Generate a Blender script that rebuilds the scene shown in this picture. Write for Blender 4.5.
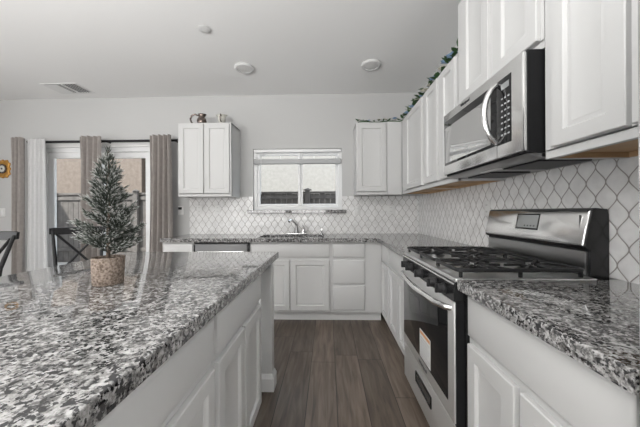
import bpy, bmesh, math, random
from mathutils import Vector, Matrix
for o in list(bpy.data.objects):
    bpy.data.objects.remove(o)
S = bpy.context.scene
COL = S.collection
R = math.radians
random.seed(7)

# ------------------------------------------------------------------ camera
cd = bpy.data.cameras.new('camera')
cam = bpy.data.objects.new('camera', cd)
COL.objects.link(cam)
cd.sensor_width = 36.0
cd.lens = 271.0 / 640.0 * 36.0
cd.shift_y = -1.2 / 640.0
cd.clip_start = 0.02
cam.matrix_world = (Matrix.Translation((0, 0, 1.192)) @ Matrix.Rotation(0.0295, 4, 'Z')
                    @ Matrix.Rotation(R(90), 4, 'X') @ Matrix.Rotation(-0.0047, 4, 'Z'))
S.camera = cam

# ------------------------------------------------------------------ light
S.view_settings.view_transform = 'Standard'
S.view_settings.look = 'None'
S.view_settings.gamma = 1.0
S.view_settings.use_curve_mapping = False
S.view_settings.exposure = -0.1
W = bpy.data.worlds.new('sky')
S.world = W
W.use_nodes = True
wn = W.node_tree
wn.nodes.clear()
wo = wn.nodes.new('ShaderNodeOutputWorld')
wb = wn.nodes.new('ShaderNodeBackground')
wb.inputs['Color'].default_value = (0.80, 0.88, 1.0, 1)
wb.inputs['Strength'].default_value = 3.0
wn.links.new(wb.outputs[0], wo.inputs[0])


def light(name, kind, loc, aim, energy, size=None, color=(1, 1, 1), spread=None):
    d = bpy.data.lights.new(name, kind)
    d.energy = energy
    d.color = color
    if kind == 'AREA':
        d.shape = 'RECTANGLE'
        d.size, d.size_y = size
        if spread:
            d.spread = R(spread)
    o = bpy.data.objects.new(name, d)
    COL.objects.link(o)
    o.location = loc
    o.rotation_euler = Vector(aim).to_track_quat('-Z', 'Y').to_euler()
    return o


sun = light('sun', 'SUN', (-6, -8, 10), (0.74, 1.0, -1.19), 8.5, color=(1.0, 0.975, 0.94))
sun.data.angle = R(0.6)
# fill lamp added at the closed rear wall; daylight of inferred windows at the left
light('rear_fill', 'AREA', (-2.0, -3.35, 1.5), (0, 1, 0.16), 118, (3.8, 2.1), (1, 0.99, 0.975))
light('daylight_left', 'AREA', (-4.92, 0.3, 1.1), (1, 0, 0.0), 60, (3.0, 1.6), (0.985, 0.99, 1.0))
# added fill lamp aimed upwards to brighten the ceiling
light('ceiling_fill', 'AREA', (-1.6, -0.9, 1.75), (0.05, 0.12, 1), 205, (2.4, 2.0), (1, 0.995, 0.985))

# ------------------------------------------------------------------ materials
def mat(name, color=(0.8, 0.8, 0.8), rough=0.5, metal=0.0, spec=0.5, coat=0.0, coat_rough=0.05, bump=0.0, bscale=200.0,
        vary=0.0, vscale=8.0, ior=None, trans=0.0, aniso=None):
    m = bpy.data.materials.new(name)
    m.use_nodes = True
    nt = m.node_tree
    b = nt.nodes['Principled BSDF']
    b.inputs['Base Color'].default_value = (*color, 1)
    b.inputs['Roughness'].default_value = rough
    b.inputs['Metallic'].default_value = metal
    b.inputs['Specular IOR Level'].default_value = spec
    b.inputs['Coat Weight'].default_value = coat
    b.inputs['Coat Roughness'].default_value = coat_rough
    if ior:
        b.inputs['IOR'].default_value = ior
    b.inputs['Transmission Weight'].default_value = trans
    g = nt.nodes.new('ShaderNodeTexCoord')
    if vary:
        n = nt.nodes.new('ShaderNodeTexNoise')
        n.inputs['Scale'].default_value = vscale
        n.inputs['Detail'].default_value = 4
        r = nt.nodes.new('ShaderNodeValToRGB')
        lo = [max(0, c * (1 - vary)) for c in color]
        hi = [min(1, c * (1 + vary)) for c in color]
        r.color_ramp.elements[0].color = (*lo, 1)
        r.color_ramp.elements[1].color = (*hi, 1)
        r.color_ramp.elements[0].position = 0.3
        r.color_ramp.elements[1].position = 0.7
        nt.links.new(g.outputs['Object'], n.inputs['Vector'])
        nt.links.new(n.outputs['Fac'], r.inputs['Fac'])
        nt.links.new(r.outputs['Color'], b.inputs['Base Color'])
    if bump:
        n = nt.nodes.new('ShaderNodeTexNoise')
        n.inputs['Scale'].default_value = bscale
        n.inputs['Detail'].default_value = 3
        bp = nt.nodes.new('ShaderNodeBump')
        bp.inputs['Strength'].default_value = bump
        bp.inputs['Distance'].default_value = 0.002
        nt.links.new(g.outputs['Object'], n.inputs['Vector'])
        nt.links.new(n.outputs['Fac'], bp.inputs['Height'])
        nt.links.new(bp.outputs['Normal'], b.inputs['Normal'])
    return m


class NT:
    """small helper for math node chains"""
    def __init__(s, m):
        s.m = m
        s.t = m.node_tree
        s.b = s.t.nodes['Principled BSDF']

    def n(s, kind, **kw):
        x = s.t.nodes.new(kind)
        for k, v in kw.items():
            setattr(x, k, v)
        return x

    def link(s, a, b):
        s.t.links.new(a, b)

    def math(s, op, a, b=None, c=None):
        x = s.n('ShaderNodeMath', operation=op)
        for i, v in enumerate((a, b, c)):
            if v is None:
                continue
            if isinstance(v, (int, float)):
                x.inputs[i].default_value = v
            else:
                s.link(v, x.inputs[i])
        return x.outputs[0]

    def ramp(s, fac, stops, interp='LINEAR'):
        r = s.n('ShaderNodeValToRGB')
        cr = r.color_ramp
        cr.interpolation = interp
        while len(cr.elements) > 1:
            cr.elements.remove(cr.elements[-1])
        for i, (p, c) in enumerate(stops):
            e = cr.elements[0] if i == 0 else cr.elements.new(p)
            e.position = p
            e.color = (*c, 1) if not isinstance(c, (int, float)) else (c, c, c, 1)
        s.link(fac, r.inputs['Fac'])
        return r.outputs['Color']


def granite_mat():
    m = mat('polished_granite', rough=0.04, spec=0.5, ior=1.9)
    k = NT(m)
    g = k.n('ShaderNodeNewGeometry')
    def noise(scale, detail, rough=0.55, dist=0.0):
        n = k.n('ShaderNodeTexNoise')
        n.inputs['Scale'].default_value = scale
        n.inputs['Detail'].default_value = detail
        n.inputs['Roughness'].default_value = rough
        n.inputs['Distortion'].default_value = dist
        k.link(g.outputs['Position'], n.inputs['Vector'])
        return n.outputs['Fac']
    # pale feldspar and grey quartz
    c = k.ramp(noise(66, 4, 0.64), [(0.36, (0.10, 0.098, 0.096)), (0.44, (0.165, 0.162, 0.16)), (0.50, (0.28, 0.275, 0.27)), (0.58, (0.41, 0.405, 0.40)), (0.70, (0.52, 0.515, 0.51))])
    # black mica flecks gathered in clusters
    v = k.n('ShaderNodeTexVoronoi')
    v.inputs['Scale'].default_value = 160
    k.link(g.outputs['Position'], v.inputs['Vector'])
    sep = k.n('ShaderNodeSeparateColor')
    k.link(v.outputs['Color'], sep.inputs[0])
    cl = k.math('ADD', k.math('MULTIPLY', sep.outputs[0], 0.22), k.math('ADD', k.math('MULTIPLY', noise(38, 3), 0.55), k.math('MULTIPLY', noise(105, 3, 0.6, 0.3), 0.75)))
    fl = k.ramp(cl, [(0.69, 0.0), (0.75, 1.0)])
    mm = k.n('ShaderNodeMix', data_type='RGBA')
    k.link(fl, mm.inputs['Factor'])
    mm.inputs['A'].default_value = (0.022, 0.022, 0.024, 1)
    k.link(c, mm.inputs['B'])
    k.link(mm.outputs['Result'], k.b.inputs['Base Color'])
    return m


def tile_mat(name, axis):
    """white glazed lantern tile with grey grout; axis = world axis running along the wall"""
    m = mat(name, rough=0.12, spec=0.5)
    k = NT(m)
    g = k.n('ShaderNodeNewGeometry')
    sp = k.n('ShaderNodeSeparateXYZ')
    k.link(g.outputs['Position'], sp.inputs[0])
    a = sp.outputs[axis]
    z = sp.outputs[2]
    Wd, P = 0.0875, 0.138
    u = k.math('MULTIPLY_ADD', a, 2.0 / Wd, 1.5)
    ph = k.math('MULTIPLY_ADD', z, 2 * math.pi / P, -1.315 * 2 * math.pi / P)
    s1 = k.math('COSINE', ph)
    s3 = k.math('COSINE', k.math('MULTIPLY', ph, 3.0))
    # between a sine and a triangle wave: the lantern outline with pointed ogee ends
    c = k.math('ADD', k.math('MULTIPLY', s1, 0.488), k.math('MULTIPLY', s3, 0.012))
    de = k.math('ABSOLUTE', k.math('SUBTRACT', k.math('FLOORED_MODULO', k.math('ADD', k.math('SUBTRACT', u, c), 1.0), 2.0), 1.0))
    do = k.math('ABSOLUTE', k.math('SUBTRACT', k.math('FLOORED_MODULO', k.math('ADD', u, c), 2.0), 1.0))
    d = k.math('MULTIPLY', k.math('MINIMUM', de, do), Wd / 2)      # metres, horizontally
    line = k.ramp(k.math('MULTIPLY', d, 100.0), [(0.0, 0.0), (0.20, 0.0), (0.38, 1.0)])
    cellu = k.math('FLOOR', k.math('SUBTRACT', u, c))
    cellv = k.math('FLOOR', k.math('ADD', u, c))
    wn_ = k.n('ShaderNodeTexWhiteNoise', noise_dimensions='3D')
    cb = k.n('ShaderNodeCombineXYZ')
    k.link(cellu, cb.inputs[0])
    k.link(cellv, cb.inputs[1])
    k.link(k.math('FLOOR', k.math('MULTIPLY', z, 2.0 / P)), cb.inputs[2])
    k.link(cb.outputs[0], wn_.inputs['Vector'])
    vein = k.n('ShaderNodeTexNoise')
    vein.inputs['Scale'].default_value = 14
    vein.inputs['Detail'].default_value = 5
    k.link(g.outputs['Position'], vein.inputs['Vector'])
    tc = k.ramp(vein.outputs['Fac'], [(0.35, (0.70, 0.695, 0.69)), (0.65, (0.82, 0.815, 0.81))])
    mx = k.n('ShaderNodeMix', data_type='RGBA')
    k.link(line, mx.inputs['Factor'])
    mx.inputs['A'].default_value = (0.31, 0.29, 0.275, 1)
    k.link(tc, mx.inputs['B'])
    k.link(mx.outputs['Result'], k.b.inputs['Base Color'])
    rr = k.ramp(line, [(0.0, 0.75), (1.0, 0.10)])
    k.link(rr, k.b.inputs['Roughness'])
    dome = k.ramp(k.math('MULTIPLY', d, 100.0), [(0.0, 0.0), (0.3, 0.1), (0.75, 0.85), (1.0, 1.0)])
    bp = k.n('ShaderNodeBump')
    bp.inputs['Strength'].default_value = 0.5
    bp.inputs['Distance'].default_value = 0.003
    k.link(dome, bp.inputs['Height'])
    k.link(bp.outputs['Normal'], k.b.inputs['Normal'])
    return m


def floor_mat():
    m = mat('wood_plank_floor', rough=0.33, spec=0.45)
    k = NT(m)
    g = k.n('ShaderNodeNewGeometry')
    sp = k.n('ShaderNodeSeparateXYZ')
    k.link(g.outputs['Position'], sp.inputs[0])
    pw, pl = 0.188, 1.22
    px = k.math('MULTIPLY_ADD', sp.outputs[0], 1 / pw, -0.05 / pw + 40)
    idx = k.math('FLOOR', px)
    fx = k.math('FRACT', px)
    w1 = k.n('ShaderNodeTexWhiteNoise', noise_dimensions='1D')
    k.link(idx, w1.inputs['W'])
    py = k.math('ADD', k.math('MULTIPLY_ADD', sp.outputs[1], 1 / pl, 20), w1.outputs['Value'])
    idy = k.math('FLOOR', py)
    fy = k.math('FRACT', py)
    cb = k.n('ShaderNodeCombineXYZ')
    k.link(idx, cb.inputs[0])
    k.link(idy, cb.inputs[1])
    w2 = k.n('ShaderNodeTexWhiteNoise', noise_dimensions='2D')
    k.link(cb.outputs[0], w2.inputs['Vector'])
    # grain stretched along the plank
    cg = k.n('ShaderNodeCombineXYZ')
    k.link(k.math('MULTIPLY', sp.outputs[0], 34.0), cg.inputs[0])
    k.link(k.math('MULTIPLY', sp.outputs[1], 3.2), cg.inputs[1])
    k.link(k.math('MULTIPLY', w2.outputs['Value'], 37.0), cg.inputs[2])
    gr = k.n('ShaderNodeTexNoise')
    gr.inputs['Scale'].default_value = 1.0
    gr.inputs['Detail'].default_value = 6
    gr.inputs['Distortion'].default_value = 0.6
    k.link(cg.outputs[0], gr.inputs['Vector'])
    c = k.ramp(gr.outputs['Fac'], [(0.25, (0.070, 0.055, 0.044)), (0.5, (0.134, 0.103, 0.080)), (0.75, (0.195, 0.158, 0.128))])
    tone = k.math('MULTIPLY_ADD', w2.outputs['Value'], 0.45, 0.78)
    mm = k.n('ShaderNodeMix', data_type='RGBA', blend_type='MULTIPLY')
    mm.inputs['Factor'].default_value = 1.0
    k.link(c, mm.inputs['A'])
    ct = k.n('ShaderNodeCombineColor')
    for i in range(3):
        k.link(tone, ct.inputs[i])
    k.link(ct.outputs[0], mm.inputs['B'])
    ex = k.math('MULTIPLY', k.math('MINIMUM', fx, k.math('SUBTRACT', 1.0, fx)), pw)
    ey = k.math('MULTIPLY', k.math('MINIMUM', fy, k.math('SUBTRACT', 1.0, fy)), pl)
    e = k.math('MULTIPLY', k.math('MINIMUM', ex, ey), 100.0)
    seam = k.ramp(e, [(0.0, 0.15), (0.16, 0.3), (0.32, 1.0)])
    m2 = k.n('ShaderNodeMix', data_type='RGBA', blend_type='MULTIPLY')
    m2.inputs['Factor'].default_value = 1.0
    k.link(mm.outputs['Result'], m2.inputs['A'])
    k.link(seam, m2.inputs['B'])
    k.link(m2.outputs['Result'], k.b.inputs['Base Color'])
    k.link(k.ramp(gr.outputs['Fac'], [(0.2, 0.42), (0.8, 0.3)]), k.b.inputs['Roughness'])
    bp = k.n('ShaderNodeBump')
    bp.inputs['Strength'].default_value = 0.25
    bp.inputs['Distance'].default_value = 0.002
    k.link(seam, bp.inputs['Height'])
    k.link(bp.outputs['Normal'], k.b.inputs['Normal'])
    return m


def weave_mat(name, c1, c2, scale, bump=0.4, rough=0.9):
    m = mat(name, rough=rough, spec=0.2)
    k = NT(m)
    tc = k.n('ShaderNodeTexCoord')
    n = k.n('ShaderNodeTexNoise')
    n.inputs['Scale'].default_value = scale
    n.inputs['Detail'].default_value = 4
    k.link(tc.outputs['Object'], n.inputs['Vector'])
    k.link(k.ramp(n.outputs['Fac'], [(0.35, c1), (0.65, c2)]), k.b.inputs['Base Color'])
    bp = k.n('ShaderNodeBump')
    bp.inputs['Strength'].default_value = bump
    bp.inputs['Distance'].default_value = 0.003
    k.link(n.outputs['Fac'], bp.inputs['Height'])
    k.link(bp.outputs['Normal'], k.b.inputs['Normal'])
    return m


def sheer_mat(name, color, through):
    m = mat(name, color, rough=0.9, spec=0.1, vary=0.05, vscale=40)
    k = NT(m)
    tr = k.n('ShaderNodeBsdfTranslucent')
    tr.inputs['Color'].default_value = (*color, 1)
    mx = k.n('ShaderNodeMixShader')
    mx.inputs[0].default_value = through
    out = [x for x in k.t.nodes if x.type == 'OUTPUT_MATERIAL'][0]
    k.link(k.b.outputs[0], mx.inputs[1])
    k.link(tr.outputs[0], mx.inputs[2])
    k.link(mx.outputs[0], out.inputs['Surface'])
    return m


def pane_mat():
    m = bpy.data.materials.new('window_glass')
    m.use_nodes = True
    t = m.node_tree
    t.nodes.clear()
    o = t.nodes.new('ShaderNodeOutputMaterial')
    tr = t.nodes.new('ShaderNodeBsdfTransparent')
    tr.inputs['Color'].default_value = (0.97, 0.985, 0.98, 1)
    t.links.new(tr.outputs[0], o.inputs['Surface'])
    return m


M = {}
M['wall'] = mat('painted_wall', (0.525, 0.525, 0.52), 0.85, spec=0.2, bump=0.12, bscale=90)
M['ceiling'] = mat('painted_ceiling', (0.84, 0.84, 0.835), 0.9, spec=0.15, bump=0.15, bscale=70)
M['floor'] = floor_mat()
M['trim'] = mat('white_trim', (0.74, 0.74, 0.735), 0.4)
M['cab'] = mat('white_cabinet_paint', (0.585, 0.585, 0.58), 0.38, spec=0.4)
M['island'] = mat('island_cabinet_paint', (0.68, 0.685, 0.685), 0.4, spec=0.4)
M['toe'] = mat('toe_kick_paint', (0.60, 0.60, 0.595), 0.6)
M['rawwood'] = mat('natural_birch_underside', (0.52, 0.35, 0.20), 0.6, vary=0.18, vscale=6)
M['granite'] = granite_mat()
M['tile_x'] = tile_mat('lantern_tile_back', 0)
M['tile_y'] = tile_mat('lantern_tile_side', 1)
M['steel'] = mat('brushed_stainless', (0.92, 0.92, 0.915), 0.18, metal=1.0)
M['steel_dark'] = mat('dark_stainless', (0.30, 0.30, 0.30), 0.28, metal=1.0)
M['satin'] = mat('satin_stainless', (0.80, 0.80, 0.795), 0.42, metal=0.75)
M['dw_steel'] = mat('satin_dark_steel', (0.17, 0.17, 0.17), 0.5, metal=0.9)
M['chrome'] = mat('chrome', (0.78, 0.78, 0.78), 0.08, metal=1.0)
M['cooktop'] = mat('cooktop_steel', (0.92, 0.92, 0.92), 0.34, metal=1.0)
M['black'] = mat('black_enamel', (0.012, 0.012, 0.013), 0.22)
M['black_matte'] = mat('black_plastic', (0.016, 0.016, 0.017), 0.5)
M['case'] = mat('matte_black_case', (0.009, 0.009, 0.01), 0.55, spec=0.25)
M['iron'] = mat('cast_iron', (0.014, 0.014, 0.015), 0.42, spec=0.4, bump=0.2, bscale=300)
M['black_glass'] = mat('black_glass', (0.012, 0.012, 0.013), 0.04, spec=0.45)
M['mirror_glass'] = mat('smoked_mirror_glass', (0.72, 0.72, 0.72), 0.05, metal=1.0)
M['display'] = mat('display_glass', (0.30, 0.31, 0.31), 0.12, spec=0.6)  # grey carries the light reflected on the range's dark display glass
M['ink'] = mat('dark_ink', (0.03, 0.03, 0.035), 0.5)
M['print'] = mat('grey_print', (0.42, 0.43, 0.44), 0.5)
M['paper'] = mat('white_paper', (0.72, 0.72, 0.71), 0.7)
M['orange'] = mat('orange_print', (0.62, 0.30, 0.14), 0.7)
M['curtain'] = weave_mat('taupe_linen', (0.355, 0.325, 0.307), (0.40, 0.368, 0.348), 25, 0.05)
M['sheer'] = sheer_mat('white_sheer', (0.80, 0.80, 0.80), 0.4)
M['rod'] = mat('black_rod_metal', (0.02, 0.02, 0.022), 0.4, metal=0.6)
M['glass'] = pane_mat()
M['vinyl'] = mat('white_vinyl', (0.76, 0.765, 0.765), 0.35)
M['blind'] = mat('grey_white_blind', (0.40, 0.405, 0.41), 0.5)
M['chair'] = mat('black_chair_paint', (0.014, 0.014, 0.015), 0.4, spec=0.35)
M['burlap'] = weave_mat('burlap_weave', (0.12, 0.09, 0.07), (0.35, 0.285, 0.24), 130, 0.8)
M['needle'] = None
M['bark'] = mat('branch_bark', (0.12, 0.09, 0.07), 0.9)
M['leaf'] = mat('silk_leaf', (0.035, 0.085, 0.03), 0.6, vary=0.5, vscale=14)
M['blue'] = mat('blue_silk_petal', (0.30, 0.44, 0.64), 0.7, vary=0.2, vscale=60)
M['cream'] = mat('cream_silk_petal', (0.66, 0.63, 0.54), 0.7, vary=0.1, vscale=60)
M['gold'] = mat('aged_gold', (0.50, 0.26, 0.06), 0.42, metal=0.5, bump=0.6, bscale=70)
M['silver'] = mat('tarnished_silver', (0.17, 0.14, 0.125), 0.25, metal=0.8, vary=0.7, vscale=45)
M['china'] = mat('pale_china', (0.58, 0.57, 0.52), 0.25, vary=0.15, vscale=25)
M['plate'] = mat('white_plastic', (0.70, 0.70, 0.69), 0.35)
M['slot'] = mat('dark_slot', (0.06, 0.06, 0.06), 0.6)
M['stucco'] = mat('tan_stucco', (0.21, 0.172, 0.145), 0.95, spec=0.1, vary=0.14, vscale=9, bump=0.3, bscale=25)
M['stucco_pale'] = mat('pale_stucco', (0.33, 0.315, 0.295), 0.95, spec=0.1, vary=0.08, vscale=9, bump=0.3, bscale=25)
M['fence'] = mat('weathered_fence', (0.12, 0.107, 0.098), 0.85, vary=0.22, vscale=7)
M['patio'] = mat('pale_concrete', (0.50, 0.48, 0.45), 0.9, vary=0.08, vscale=3)
M['soil'] = mat('dark_potting_moss', (0.10, 0.08, 0.06), 0.95, bump=0.6, bscale=90)
M['fixture'] = mat('off_white_fixture', (0.64, 0.64, 0.635), 0.6)
M['lens'] = mat('frosted_lens', (0.66, 0.66, 0.65), 0.45)


def needle_mat():
    m = mat('frosted_needles', rough=0.75, spec=0.2)
    k = NT(m)
    at = k.n('ShaderNodeAttribute', attribute_name='frost')
    k.link(k.ramp(at.outputs['Fac'], [(0.0, (0.05, 0.06, 0.05)), (0.35, (0.10, 0.114, 0.097)), (0.66, (0.42, 0.43, 0.415)), (1.0, (0.70, 0.705, 0.69))]), k.b.inputs['Base Color'])
    return m


M['needle'] = needle_mat()


# ------------------------------------------------------------------ mesh helpers
class MB:
    def __init__(s):
        s.bm = bmesh.new()

    def box(s, x0, x1, y0, y1, z0, z1, bv=0.0, seg=1):
        t = bmesh.new()
        bmesh.ops.create_cube(t, size=1.0)
        for v in t.verts:
            v.co = Vector(((x0 + x1) / 2 + v.co.x * (x1 - x0), (y0 + y1) / 2 + v.co.y * (y1 - y0), (z0 + z1) / 2 + v.co.z * (z1 - z0)))
        if bv:
            bmesh.ops.bevel(t, geom=list(t.edges), offset=bv, segments=seg, profile=0.5, affect='EDGES')
        s.merge(t)
        return s

    def merge(s, t):
        mp = {}
        for v in t.verts:
            mp[v] = s.bm.verts.new(v.co)
        for f in t.faces:
            try:
                s.bm.faces.new([mp[v] for v in f.verts])
            except ValueError:
                pass
        t.free()

    def loops(s, rings, cap0=True, cap1=True, close=True):
        vr = [[s.bm.verts.new(p) for p in r] for r in rings]
        n = len(vr[0])
        for a, b in zip(vr, vr[1:]):
            for i in range(n if close else n - 1):
                j = (i + 1) % n
                s.bm.faces.new((a[i], a[j], b[j], b[i]))
        if cap0:
            s.bm.faces.new(vr[0])
        if cap1:
            s.bm.faces.new(list(reversed(vr[-1])))
        return s

    def tube(s, pts, r, seg=10):
        pts = [Vector(p) for p in pts]
        rr = r if isinstance(r, (list, tuple)) else [r] * len(pts)
        rings = []
        prev = None
        for i, p in enumerate(pts):
            t = (pts[min(i + 1, len(pts) - 1)] - pts[max(i - 1, 0)]).normalized()
            if prev is None:
                up = Vector((0, 0, 1)) if abs(t.z) < 0.9 else Vector((1, 0, 0))
                nrm = t.cross(up).normalized()
            else:
                nrm = (prev - t * prev.dot(t)).normalized()
            prev = nrm
            bn = t.cross(nrm)
            rings.append([p + (nrm * math.cos(2 * math.pi * q / seg) + bn * math.sin(2 * math.pi * q / seg)) * rr[i] for q in range(seg)])
        return s.loops(rings)

    def bar(s, a, b, w, d, up=(0, 0, 1)):
        """rectangular bar from a to b, w wide along side, d along up-ish"""
        a, b = Vector(a), Vector(b)
        t = (b - a).normalized()
        sd = t.cross(Vector(up)).normalized()
        u = sd.cross(t)
        ring = lambda p: [p + sd * w / 2 + u * d / 2, p - sd * w / 2 + u * d / 2, p - sd * w / 2 - u * d / 2, p + sd * w / 2 - u * d / 2]
        return s.loops([ring(a), ring(b)])

    def lathe(s, prof, c=(0, 0, 0), seg=24, axis='Z', fn=None):
        rings = []
        for r, z in prof:
            ring = []
            for q in range(seg):
                a = 2 * math.pi * q / seg
                k = fn(a, z) if fn else 1.0
                x, y = r * k * math.cos(a), r * k * math.sin(a)
                p = {'Z': (x, y, z), 'X': (z, x, y), 'Y': (x, z, y)}[axis]
                ring.append(Vector(p) + Vector(c))
            rings.append(ring)
        return s.loops(rings)

    def prism(s, poly, fn, d0, d1):
        return s.loops([[fn(a, z, d0) for a, z in poly], [fn(a, z, d1) for a, z in poly]])

    def panel(s, fn, a0, a1, z0, z1, prof):
        """nested rectangular loops: prof = [(inset, depth outwards)]; fn maps (a, z, d) to the world"""
        rings = []
        for i, d in prof:
            rings.append([fn(a0 + i, z0 + i, d), fn(a1 - i, z0 + i, d), fn(a1 - i, z1 - i, d), fn(a0 + i, z1 - i, d)])
        ring = len(prof) > 3 and prof[0][0] == prof[-1][0]      # an open frame, not a plate
        return s.loops(rings, not ring, not ring)

    def build(s, name, m, parent=None, smooth=True, local=False):
        bm = s.bm
        if parent is not None and not local:
            off = root_of(parent).location
            for v in bm.verts:
                v.co -= off
        bmesh.ops.recalc_face_normals(bm, faces=bm.faces)
        if smooth:
            for f in bm.faces:
                f.smooth = True
            for e in bm.edges:
                if len(e.link_faces) == 2 and e.calc_face_angle(0) > 0.6:
                    e.smooth = False
        me = bpy.data.meshes.new(name)
        bm.to_mesh(me)
        bm.free()
        me.materials.append(m)
        o = bpy.data.objects.new(name, me)
        COL.objects.link(o)
        if parent is not None:
            o.parent = parent
        return o


def root_of(o):
    while o.parent is not None:
        o = o.parent
    return o


def tag(o, label=None, cat=None, group=None, kind=None):
    if label:
        o['label'] = label
    if cat:
        o['category'] = cat
    if group:
        o['group'] = group
    if kind:
        o['kind'] = kind
    return o


def thing(name, label, cat, loc=(0, 0, 0), group=None):
    o = bpy.data.objects.new(name, None)
    o.empty_display_size = 0.1
    COL.objects.link(o)
    o.location = loc
    return tag(o, label, cat, group)


def struct(o):
    o['kind'] = 'structure'
    return o


def copy_tree(o, parent=None):
    c = o.copy()
    COL.objects.link(c)
    if parent is not None:
        c.parent = parent
    for ch in list(o.children):
        copy_tree(ch, c)
    return c


def text_mesh(name, body, size, m, parent, mtx):
    """flat lettering converted to a mesh; mtx places it (local x = reading direction, local y = up)"""
    cu = bpy.data.curves.new(name, 'FONT')
    cu.body = body
    cu.size = size
    cu.align_x = 'CENTER'
    cu.align_y = 'CENTER'
    cu.extrude = 0.0004
    t = bpy.data.objects.new(name + '_curve', cu)
    COL.objects.link(t)
    me = bpy.data.meshes.new_from_object(t)
    bpy.data.objects.remove(t)
    me.transform(mtx)
    me.transform(Matrix.Translation(-root_of(parent).location))
    me.materials.clear()
    me.materials.append(m)
    o = bpy.data.objects.new(name, me)
    COL.objects.link(o)
    o.parent = parent
    return o


# ------------------------------------------------------------------ dimensions
D = 3.55            # back wall
XW = 1.185          # right wall
H = 2.74            # ceiling
CT = 0.914          # counter top
XU = 0.849          # face of the upper doors, right wall
YU = 3.20           # face of the upper doors, back wall
ZB, ZT = 1.398, 2.25     # uppers
XS, YS = 0.53, 2.905    # slab fronts
XF, YF = 0.56, 2.94     # base fronts
TH = 0.042
BACK = lambda face: (lambda a, z, d: Vector((a, face - d, z)))       # faces the camera
RIGHT = lambda face: (lambda a, z, d: Vector((face - d, a, z)))      # right wall, faces left
LEFT = lambda face: (lambda a, z, d: Vector((face + d, a, z)))       # island, faces right
T = 0.019
DOOR = [(0, -T), (0, -0.003), (0.003, 0), (0.052, 0), (0.056, -0.004), (0.060, -0.0125), (0.067, -0.0125), (0.076, -0.0095), (0.086, -0.0125)]
SLAB = [(0, -T), (0, -0.006), (0.004, -0.002), (0.010, 0)]


def door(parent, fn, a0, a1, z0, z1, m, g=0.0038, name='door', prof=DOOR):
    return MB().panel(fn, a0 + g, a1 - g, z0 + g, z1 - g, prof).build(name, m, parent)


# ------------------------------------------------------------------ room
WX0, WX1, WZ0, WZ1 = -0.985, 0.185, 1.225, 2.03       # kitchen window hole
SX0, SX1, SZ1 = -3.86, -2.35, 2.08                    # sliding door hole
XL, YR = -4.98, -3.45
struct(MB().box(XL - .12, XW + .12, YR - .12, D + .16, -0.12, 0).build('floor', M['floor']))
struct(MB().box(XL - .12, XW + .12, YR - .12, D + .16, H, H + 0.12).build('ceiling', M['ceiling']))
wbk = MB()
for (a, b, c, d) in ((XL - .12, SX0, 0, H), (SX0, SX1, SZ1, H), (SX1, WX0, 0, H), (WX0, WX1, 0, WZ0), (WX0, WX1, WZ1, H), (WX1, XW + .12, 0, H)):
    wbk.box(a, b, D, D + 0.16, c, d)
struct(wbk.build('wall_back', M['wall']))
struct(MB().box(XW, XW + .12, YR, D, 0, H).build('wall_right', M['wall']))
struct(MB().box(XL - .12, XL, YR, D, 0, H).build('wall_left', M['wall']))
struct(MB().box(XL - .12, XW + .12, YR - .12, YR, 0, H).build('wall_front', M['wall']))
struct(MB().box(XL, SX0 - .06, D - 0.014, D, 0, 0.10, 0.004).box(SX1 + .06, -1.86, D - 0.014, D, 0, 0.10, 0.004).build('baseboard_back', M['trim']))
# unseen storey above and side block, shaped to shade the fence; the yard
struct(MB().box(XL - .12, XW + 4.5, YR - 2, D + .25, H + 0.13, 5.85).build('wall_upper', M['stucco']))
struct(MB().box(-16, -9.62, -6, 4.3, -0.12, 5.5).build('wall_shade_block', M['stucco']))  # unseen mass added to throw the slanted shadow edge on the fence
struct(MB().box(-18, 12, D + 0.17, 13, -0.22, -0.12).build('ground', M['patio']))

# kitchen window: white vinyl slider
w1 = struct(MB().panel(BACK(D + 0.03), WX0, WX1, WZ0, WZ1, [(0, -0.06), (0, 0.0), (0.042, 0.0), (0.047, -0.01), (0.047, -0.06), (0, -0.06)]).build('window_1', M['vinyl']))
XM = -0.365
for nm, a, b, dy in (('sash', WX0 + .047, XM + .03, 0.0), ('sash', XM - .03, WX1 - .047, 0.02)):
    fr = MB().panel(BACK(D + 0.045 + dy), a, b, WZ0 + .047, WZ1 - .047, [(0, -0.022), (0, 0.0), (0.03, 0.0), (0.034, -0.006), (0.034, -0.022), (0, -0.022)])
    so = fr.build(nm, M['vinyl'], w1)
    MB().box(a + .034, b - .034, D + .056 + dy, D + .060 + dy, WZ0 + .081, WZ1 - .081).build('pane', M['glass'], so)
MB().box(XM - .03, XM + .005, D + 0.03, D + 0.046, WZ0 + .05, WZ1 - .05, 0.003).build('meeting_stile', M['vinyl'], w1)
sl = tag(MB().box(-1.05, 0.235, D - 0.055, D + 0.028, 1.183, WZ0, 0.004).build('granite_sill', M['granite']),
         'narrow speckled granite ledge under the kitchen window', 'window sill')

# blind pulled up in the kitchen window
bl = thing('window_blind', 'raised window blind with grey bottom rail over the kitchen sink', 'blind', (-0.40, D - 0.01, 2.0))
MB().box(WX0 + .012, WX1 - .012, D - 0.012, D + 0.026, 1.982, 2.022, 0.004).build('head_rail', M['vinyl'], bl)
MB().box(WX0 + .012, WX1 - .012, D - 0.02, D + 0.024, 1.828, 1.892, 0.006).build('bottom_rail', M['blind'], bl)
for x in (-0.86, -0.62, -0.18, 0.06):
    MB().tube([(x, D + 0.003, 1.99), (x, D + 0.003, 1.90)], 0.004, 6).build('lift_cord', M['vinyl'], bl)
MB().tube([(-0.875, D - 0.016, 1.985), (-0.875, D - 0.022, 1.43)], 0.004, 6).build('tilt_wand', M['vinyl'], bl)

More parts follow.
